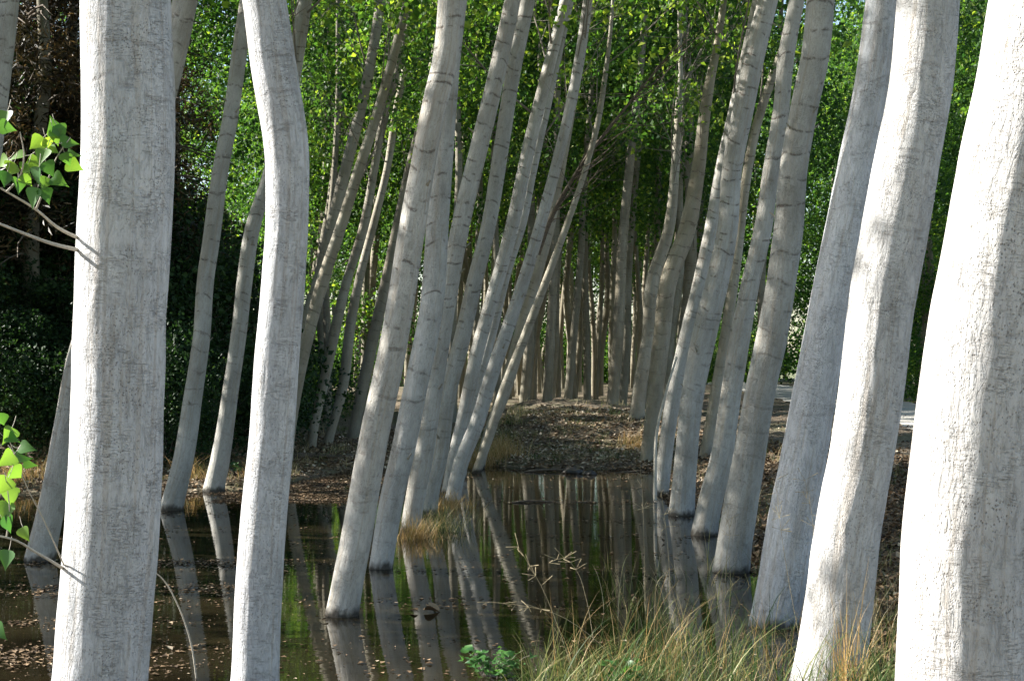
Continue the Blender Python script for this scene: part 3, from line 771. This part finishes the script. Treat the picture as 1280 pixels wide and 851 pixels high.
px = r.uniform(760, 1010, nt_); cy = r.uniform(8.6, 12.5, nt_); cx = (px-640)/F*cy
bx, by, kk = tufts(r, cx, cy, 6, .06)
L = (0.15+0.35*r.random(nt_))[kk]*(0.4+.8*r.random(len(kk)))
tag(obj('pond_grass', blades('pond_grass', bx, by, np.full(len(bx), -.03), L, np.full(len(bx), .0026), GRASSM, r, .6, None, 6)), 'sparse blades of grass standing in the water before the right row', 'grass', kind='stuff')
cx = r.uniform(-1.6, 3.0, 240); cy = r.uniform(24.2, 33, 240)
bx, by, kk = tufts(r, cx, cy, 14, .09)
tag(obj('mound_grass', blades('mound_grass', bx, by, hgt(bx, by)-.01, .05+.13*r.random(len(bx)), np.full(len(bx), .005), GRASSM, r, .7, np.clip(r.normal(.5, .25, 240), 0, 1)[kk])), 'short olive and dry grass on and below the mound', 'grass', kind='stuff')
# sparse dry grass over the far banks
def farg(r, n):
    y = 1/r.uniform(1/46., 1/19., n); px = np.where(r.random(n) < .5, r.uniform(0, 470, n), r.uniform(540, 860, n)); return (px-640)/F*y, y
cx, cy = farg(r, 950); ok = (hgt(cx, cy) > .0) & ~((np.abs((cx-1.2)/1.5) < 1) & (cy > 24) & (cy < 38) & (r.random(len(cx)) < .75)); cx, cy = cx[ok], cy[ok]
bx, by, kk = tufts(r, cx, cy, 16, .07)
tag(obj('dry_grass', blades('dry_grass', bx, by, hgt(bx, by)-.02, .08+.26*r.random(len(bx))*(r.random(len(cx))[kk]), np.full(len(bx), .005), GRASSM, r, .5, np.clip(r.normal(.66, .25, len(cx)), 0, 1)[kk])), 'thin dry grass on the far banks and mound sides', 'grass', kind='stuff')
cy = r.uniform(7.6, 11.5, 60); cx = r.uniform(1.75, 3.1, 60)
bx, by, kk = tufts(r, cx, cy, 7, .05)
tag(obj('bank_straw', blades('bank_straw', bx, by, np.maximum(hgt(bx, by), -.03)-.02, .25+.35*r.random(len(bx)), np.full(len(bx), .0019), GRASSM, r, .4, np.clip(r.normal(.72, .2, len(bx)), 0, 1), 6)), 'wispy straw stems on the right bank between the thick trunks', 'grass', kind='stuff')
cy = r.uniform(7.6, 22, 130); cx = r.uniform(2.2, 4.5, 130)
bx, by, kk = tufts(r, cx, cy, 10, .05)
tag(obj('bank_grass', blades('bank_grass', bx, by, hgt(bx, by)-.02, .10+.25*r.random(len(bx)), np.full(len(bx), .003), GRASSM, r, .5)), 'thin grass on the right bank behind the trunks', 'grass', kind='stuff')

def tuft_thing(px, py, Yb, n, Lm, spread, mat, label, lean=.55, w=.003, group=None, wide=1.0):
    r = np.random.default_rng(int(px*3+py)); p = wpt(px, py, Yb); zg = max(float(hgt(p.x, Yb)), -0.04)
    bx = r.normal(0, spread*wide, n); by = r.normal(0, spread, n)
    me = blades('grass_tuft', bx, by, np.full(n, -.02), Lm*(.35+.75*r.random(n)), np.full(n, w), mat, r, lean)
    o = obj('grass_tuft', me, None, (p.x, Yb, zg)); tag(o, label, 'grass tuft', group); return o
tuft_thing(520, 668, 14.6, 380, .34, .10, STRAWM, 'orange dry grass tuft in the pond round the foot of a white-lit poplar')
tuft_thing(556, 655, 15.3, 330, .42, .13, GRASSM, 'green and straw grass tuft standing in the pond right of the orange one', .6)
tuft_thing(566, 640, 17.6, 220, .35, .12, STRAWM, 'straw tuft in the water at the foot of the kinked poplar', .6, .004)
for (px_, py_, Y_, n_, L_, sp_, mt_, lb_) in [
  (592, 585, 24.2, 150, .42, .10, STRAWM, 0), (604, 580, 24.5, 170, .5, .12, STRAWM, 0), (617, 575, 24.9, 150, .42, .12, STRAWM, 0), (630, 570, 25.3, 160, .46, .13, STRAWM, 0), (612, 560, 26.3, 150, .45, .13, STRAWM, 0), (642, 562, 26.0, 120, .34, .13, STRAWM, 0), (626, 548, 27.5, 140, .4, .14, STRAWM, 0),
  (640, 530, 30, 120, .3, .14, GRASSM, 1), (655, 520, 32, 120, .3, .14, GRASSM, 1), (632, 540, 29, 110, .32, .14, GRASSM, 1), (648, 515, 34, 110, .3, .14, GRASSM, 1),
  (246, 590, 20.6, 80, .4, .08, STRAWM, 2), (232, 580, 21.4, 90, .45, .09, STRAWM, 2), (318, 585, 21, 90, .4, .09, STRAWM, 2),
  (22, 620, 20, 90, .4, .09, STRAWM, 3), (45, 600, 20.8, 90, .4, .09, STRAWM, 3), (8, 600, 21, 90, .4, .09, STRAWM, 3),
  (800, 560, 27.5, 110, .34, .12, STRAWM, 4), (785, 548, 28.5, 90, .3, .12, STRAWM, 4)]:
    lab_, grp_ = [('straw coloured grass clump on the far shore left of the mound', 'dry grass clumps left of the mound'), ('green grass clump on the left shoulder of the mound', 'green grass clumps on the mound shoulder'),
      ('dry grass clump on the left bank behind the two slender leaning poplars', 'dry clumps on the left bank'), ('dry grass clump behind the pond at the far left edge', 'dry clumps at the far left'), ('short dry grass clump at the right foot of the mound', 'dry clumps right of the mound')][lb_]
    tuft_thing(px_, py_, Y_, n_, L_, sp_, mt_, lab_, .6, .005, grp_)
tuft_thing(1062, 800, 7.45, 60, .66, .035, STRAWM, 'tall orange grass tuft in front of the thick leaning right poplar', .16, .0028)
tuft_thing(1100, 835, 7.6, 90, .36, .06, GRASSM, 'green grass tuft on the bank between the two thickest right trunks', .4, .0028)

# seed stalks
def stalk(pts, Yb, label, group='seeding grass stalks at the pond edge'):
    C = np.array([list(wpt(px, py, Yb)) for px, py in pts]); b0 = C[0].copy(); b0[2] = min(b0[2], 0)
    D = catmull(C, 14); parts = [tube(D-b0, 0.0018*(1-.6*np.linspace(0, 1, 14)), 5)]
    r = np.random.default_rng(int(pts[0][0]))
    for k in range(16):
        i = int(r.integers(9, 14)); p = D[i]-b0; e = p+rand_unit(1, r)[0]*np.array([.07, .07, .05])+np.array([0, 0, .02])
        parts.append(tube(np.array([p, (p+e)/2, e]), np.array([.0007, .0010, .0015]), 4))
    v, f, b = merge(parts); o = obj('grass_stalk', mesh_np('grass_stalk', v, f, STALKM), None, b0)
    tag(o, label, 'grass stalk', group)
stalk([(790, 851), (745, 800), (690, 765), (655, 757), (612, 752)], 8.0, 'pale seeding stalk bending left over the open water, lowest of the left ones')
stalk([(720, 851), (700, 790), (678, 735), (655, 695), (648, 683)], 8.0, 'pale stalk arching up left of the bending ones in mid water')
stalk([(742, 800), (732, 745), (722, 715), (705, 697), (686, 703)], 8.6, 'hooked pale seeding stalk with a drooping left tip')
stalk([(806, 760), (805, 680), (803, 620), (800, 580)], 10.0, 'upright pale stalk standing alone before the right row')
stalk([(838, 790), (836, 700), (830, 640), (824, 600)], 9.6, 'upright stalk just right of the lone one before the right row')
stalk([(1000, 800), (985, 720), (976, 660), (970, 600)], 8.6, 'tall seeding stalk crossing in front of the pond-edge poplar')
stalk([(1020, 790), (1015, 720), (1016, 650), (1006, 600)], 8.4, 'tall seeding stalk with a bushy head left of the orange grass trunk')
stalk([(905, 760), (908, 700), (912, 660), (905, 630)], 9.8, 'seeding stalk in front of the grey shaded poplar foot')

# thin bent pale stick beside the right row
C = np.array([list(wpt(*p)) for p in [(819, 625, 18.4), (819, 590, 18.5), (821, 540, 18.7), (833, 488, 18.8), (846, 446, 18.9)]]); b0 = C[0].copy()
v, f, b = tube(catmull(C, 20)-b0, np.linspace(.022, .012, 20), 8)
tag(obj('bent_stick', mesh_np('bent_stick', v, f, TWIGPALE), None, b0), 'thin bent pale stick leaning against the overlapped poplar of the right row', 'stick')
# slim straw rising from the water right of the thick left trunk
C = np.array([list(wpt(*p)) for p in [(247, 858, 8.2), (238, 800, 8.1), (222, 755, 8.0), (205, 725, 7.9), (190, 712, 7.8)]]); b0 = C[0].copy()
v, f, b = tube(catmull(C, 20)-b0, np.linspace(.005, .003, 20), 6)
tag(obj('dry_stem', mesh_np('dry_stem', v, f, TWIGPALE), None, b0), 'curved pale dry stem rising from the water beside the thick left trunk', 'stem')

def log(px0, px1, py, Yb, R, label, name='log', mat=DEADM, wob=.04, lift=0.0):
    a = wpt(px0, py, Yb); b = wpt(px1, py, Yb+.15); n = 16; t = np.linspace(0, 1, n)[:, None]
    zb = max(float(hgt(a.x, Yb)), 0)+R*.35+lift
    C = np.array([[a.x, Yb, zb]])*(1-t)+np.array([[b.x, Yb+.15, zb]])*t; C[:, 2] += wob*.3*np.sin(t[:, 0]*7); C[:, 1] += wob*np.sin(t[:, 0]*5)
    rad = R*(1-.35*t[:, 0])*(1+.12*np.sin(t[:, 0]*17)); rad[0] *= .55; rad[-1] *= .4
    o0 = C[0].copy(); o0[2] = 0
    P1 = [tube(C-o0, rad, 12)]
    for q in (5, 10):
        p = C[q]-o0; e = p+np.array([.12, -.05, .10]); P1.append(tube(np.array([p, (p+e)/2, e]), R*.3*np.array([1, .8, .5]), 6))
    v, f, b_ = merge(P1)
    return tag(obj(name, mesh_np(name, v, f, mat), None, o0), label, 'log' if name == 'log' else 'branch')
log(366, 443, 574, 25.6-.4, .055, 'dark grey log floating at the left far shore')
log(640, 742, 629, 18.2, .012, 'thin floating branch lying across the open middle water', 'floating_branch', DEADM)
log(655, 805, 588, 23.2, .018, 'long thin branch lying along the shore below the mound', 'fallen_branch', DEADM, .08)
log(450, 500, 620, 19.0, .02, 'short waterlogged branch behind the middle row trunks', 'floating_branch', STONEM)
def lump(px, py, Yb, s, label):
    import bmesh
    bm = bmesh.new(); bmesh.ops.create_icosphere(bm, subdivisions=3, radius=1)
    for v in bm.verts:
        d = mnoise.noise(v.co*1.6+Vector((px, 0, 0)))*.4; v.co = Vector((v.co.x*1.5, v.co.y*.9, v.co.z*.8))*s*(1+d)
    me = bpy.data.meshes.new('clod'); bm.to_mesh(me); bm.free(); me.materials.append(STONEM)
    for p in me.polygons: p.use_smooth = True
    p = wpt(px, py, Yb); tag(obj('clod', me, None, (p.x, Yb, max(float(hgt(p.x, Yb)), 0)+s*.2)), label, 'clod')
lump(715, 590, 22.9, .085, 'dark wet clod at the shore under the mound, the taller one')
lump(738, 593, 22.7, .06, 'small dark wet clod at the shore right of the taller one')

# brown curled leaf floating in mid pond
def nice_leaf(sz, fold=.25, curl=.25, n=7):
    """deltoid poplar leaf along +X, petiole at origin, verts/faces"""
    prof = [(0.0, .0), (.02, .26), (.12, .44), (.28, .46), (.48, .33), (.70, .17), (.86, .06), (1.0, .0)]
    v = []; f = []
    for x, w in prof:
        z = curl*x*x*-.6
        v += [(x*sz, w*sz, (fold*w+z)*sz), (x*sz, 0, z*sz), (x*sz, -w*sz, (fold*w+z)*sz)]
    for i in range(len(prof)-1):
        a = i*3; f += [(a, a+1, a+4, a+3), (a+1, a+2, a+5, a+4)]
    return np.array(v), np.array(f)
def leaf_cluster(specs, mat, name, w=None):
    """specs: (pos, dir, normal, size, tint)"""
    V, Fc, T, o = [], [], [], 0
    for pos, d, nrm, sz, t in specs:
        v, f = nice_leaf(sz, .22+.2*random.random(), .2+.5*random.random())
        d = Vector(d).normalized(); n_ = Vector(nrm); n_ = (n_-d*n_.dot(d)).normalized(); y = n_.cross(d)
        M = np.array([list(d), list(y), list(n_)]); v = v@M + np.array(pos)
        V.append(v); Fc.append(f+o); o += len(v); T += [t]*len(f)
    return mesh_np(name, np.concatenate(V), np.concatenate(Fc), mat, True, np.array(T))
p = wpt(530, 765, 10.3)
me = leaf_cluster([((0, 0, .012), (1, .3, .05), (0, .3, 1), .11, .55), ((.05, .02, .015), (.4, 1, .5), (.6, -.3, 1), .09, .8), ((-.04, 0, .01), (-1, .2, .1), (0, 0, 1), .07, .3)], LITTER, 'fallen_leaf')
tag(obj('fallen_leaf', me, None, (p.x, 10.3, 0.004)), 'curled brown leaf floating below the orange tuft', 'leaf')

# ------------------------------------------------------------------ leafy shoots of the thick left trunk
t1, S1 = TR['T1']; b1 = np.array(t1.location)
def shoot(paths, leafpts, seed):
    r = np.random.default_rng(seed); random.seed(seed); parts = []
    for pts, r0 in paths:
        C = np.array([list(wpt(*q)) for q in pts]); D = catmull(C, 5*len(pts)); parts.append(tube(D-b1, r0*np.linspace(1, .45, len(D)), 8))
    sp = []
    for px, py, Yd, ax, ay, sz in leafpts:
        tip = np.array(wpt(px, py, Yd))-b1; d = np.array([ax, r.normal(0, .45), -ay]); d /= np.linalg.norm(d)
        s = sz*.88/F*Yd; nrm = np.array([r.normal(0, .7), -1+r.normal(0, .5), r.normal(.2, .6)])
        base = tip-d*s*.5
        pe = base-d*s*.5+np.array([0, 0, .01])
        parts.append(tube(np.array([pe, (pe+base)/2+np.array([0, 0, -.004]), base]), np.array([.0012, .001, .0009]), 4))
        sp.append((base, d, nrm, s, float(np.clip(r.normal(.5, .3), 0, 1))))
    v, f, b = merge(parts); o = obj('shoot', mesh_np('shoot', v, f, TWIGPALE), t1)
    obj('leaves', leaf_cluster(sp, LEAF_NEAR, 'leaves'), o); return o
shoot([([(103, 314, 5.95), (60, 303, 5.7), (20, 288, 5.5), (-30, 268, 5.3)], .0075), ([(103, 300, 5.95), (70, 283, 5.8), (45, 262, 5.7), (0, 235, 5.6)], .007),
       ([(45, 262, 5.7), (60, 225, 5.65), (72, 195, 5.6), (88, 172, 5.6)], .004), ([(8, 240, 5.6), (22, 225, 5.6), (30, 195, 5.55), (25, 165, 5.5)], .004)],
      [(70,172,5.6,.3,.9,24),(84,200,5.6,.3,.9,22),(30,214,5.6,-.5,.7,24),(56,230,5.6,-.3,.9,22),(66,188,5.6,.8,.2,22),(76,166,5.6,.5,.9,26),(68,158,5.6,-.2,-1,30),(45,180,5.6,-.6,.5,28),(52,196,5.55,-.3,.8,28),(38,205,5.6,-.8,.3,26),(62,212,5.6,.4,.8,26),(47,222,5.55,-.2,1,30),
       (74,226,5.6,.8,.5,26),(42,248,5.6,-.3,.9,32),(58,245,5.6,.5,.9,26),(20,196,5.6,-.9,.1,26),(14,212,5.6,-.6,.8,28),(6,225,5.6,-.4,.9,26),(24,232,5.6,.2,1,26),
       (94,208,5.65,.9,.5,26),(88,178,5.6,.9,-.2,28),(5,150,5.5,-.2,.9,30),(10,160,5.5,.7,.1,26),(34,226,5.6,.5,.7,22),(60,180,5.6,.1,.9,24),(2,203,5.6,-.9,.4,24),(92,192,5.6,.7,.7,24)], 71)
shoot([([(82, 712, 5.95), (45, 690, 5.6), (10, 672, 5.4), (-30, 665, 5.3)], .006), ([(80, 706, 5.9), (55, 650, 5.6), (30, 600, 5.4), (10, 545, 5.3)], .003), ([(8, 672, 5.4), (12, 640, 5.35), (6, 590, 5.3)], .003)],
      [(28,572,5.35,.9,.5,30),(10,545,5.3,-.3,.9,28),(34,560,5.35,.9,0,26),(8,575,5.3,-.6,.7,30),(22,592,5.35,.6,.8,28),(4,608,5.3,-.4,1,30),(14,622,5.35,.3,.9,30),(6,640,5.35,-.3,1,32),
       (10,656,5.35,.5,.8,28),(32,668,5.45,.4,.9,24),(8,700,5.4,-.2,1,30),(2,525,5.3,.1,.9,26),(38,580,5.4,.9,.4,22),(16,548,5.3,.8,.2,22),(0,790,5.3,.6,.8,28)], 72)

# small green weed at the bottom
def weed(px0, px1, py, Yb, n, label, sz=.045):
    r = np.random.default_rng(int(px0)); p = wpt((px0+px1)/2, py, Yb); W = (px1-px0)/F*Yb/2
    zg = max(float(hgt(p.x, Yb)), -.03); root = bpy.data.objects.new('weed_plant', None); col.objects.link(root); root.location = (p.x, Yb, zg)
    tag(root, label, 'plant'); parts = []; sp = []
    for k in range(n):
        e = np.array([r.uniform(-W, W), r.normal(0, .12), r.uniform(.03, .17)]); parts.append(tube(catmull(np.array([[e[0]*.3, e[1]*.3, -.03], [e[0]*.7, e[1]*.7, e[2]*.8], e]), 6), np.linspace(.002, .001, 6), 4))
        for q in range(5):
            t = .5+.5*r.random(); b = e*t+r.normal(0, .012, 3); d = rand_unit(1, r)[0]; d[2] = abs(d[2])*.3
            sp.append((b, d, (r.normal(0, .4), -.3+r.normal(0, .3), 1), sz*(.6+.7*r.random()), .5*r.random()))
    v, f, b = merge(parts); obj('stems', mesh_np('stems', v, f, TWIGM), root); obj('leaves', leaf_cluster(sp, LEAF_NEAR, 'leaves'), root)
weed(570, 665, 836, 8.3, 26, 'low leafy green weed growing from the water at the bottom centre')
weed(745, 800, 851, 8.0, 16, 'low leafy weed under the pale stalks at the bottom')
weed(286, 304, 572, 22.0, 5, 'little green seedling on the left bank between the slender pair and S-curved trunk', .08)

# ------------------------------------------------------------------ light, sky, camera
EL = math.radians(33); AZ = math.radians(12)
S = Vector((-math.cos(EL)*math.cos(AZ), math.cos(EL)*math.sin(AZ), math.sin(EL)))
sl = bpy.data.lights.new('sun', 'SUN'); sl.energy = 5.0; sl.angle = math.radians(0.5); sl.color = (1.0, 0.965, 0.90)
so = bpy.data.objects.new('sun', sl); col.objects.link(so); so.rotation_euler = S.to_track_quat('Z', 'Y').to_euler(); so.location = (-20, 10, 30)
w = bpy.data.worlds.new('World'); scn.world = w; w.use_nodes = True; nt = w.node_tree
sky = nt.nodes.new('ShaderNodeTexSky'); sky.sky_type = 'NISHITA'; sky.sun_disc = False
sky.sun_elevation = EL; sky.sun_rotation = math.atan2(S.x, S.y)
bg = nt.nodes['Background']; nt.links.new(sky.outputs[0], bg.inputs[0]); bg.inputs[1].default_value = 0.07

cam = bpy.data.cameras.new('camera'); co = bpy.data.objects.new('camera', cam); col.objects.link(co)
co.location = (0, 0, CAMH); co.rotation_euler = (math.radians(90), 0, 0)
cam.sensor_width = 36; cam.lens = 36*F/1280; cam.shift_y = -(425.5-HZ)/1280; cam.clip_end = 2000; cam.clip_start = .05
scn.camera = co
scn.view_settings.view_transform = 'Standard'; scn.view_settings.look = 'None'; scn.view_settings.gamma = 1.0
scn.view_settings.exposure = 2.0
scn.render.engine = 'CYCLES'
scn.cycles.max_bounces = 5; scn.cycles.diffuse_bounces = 3; scn.cycles.transmission_bounces = 3; scn.cycles.glossy_bounces = 2
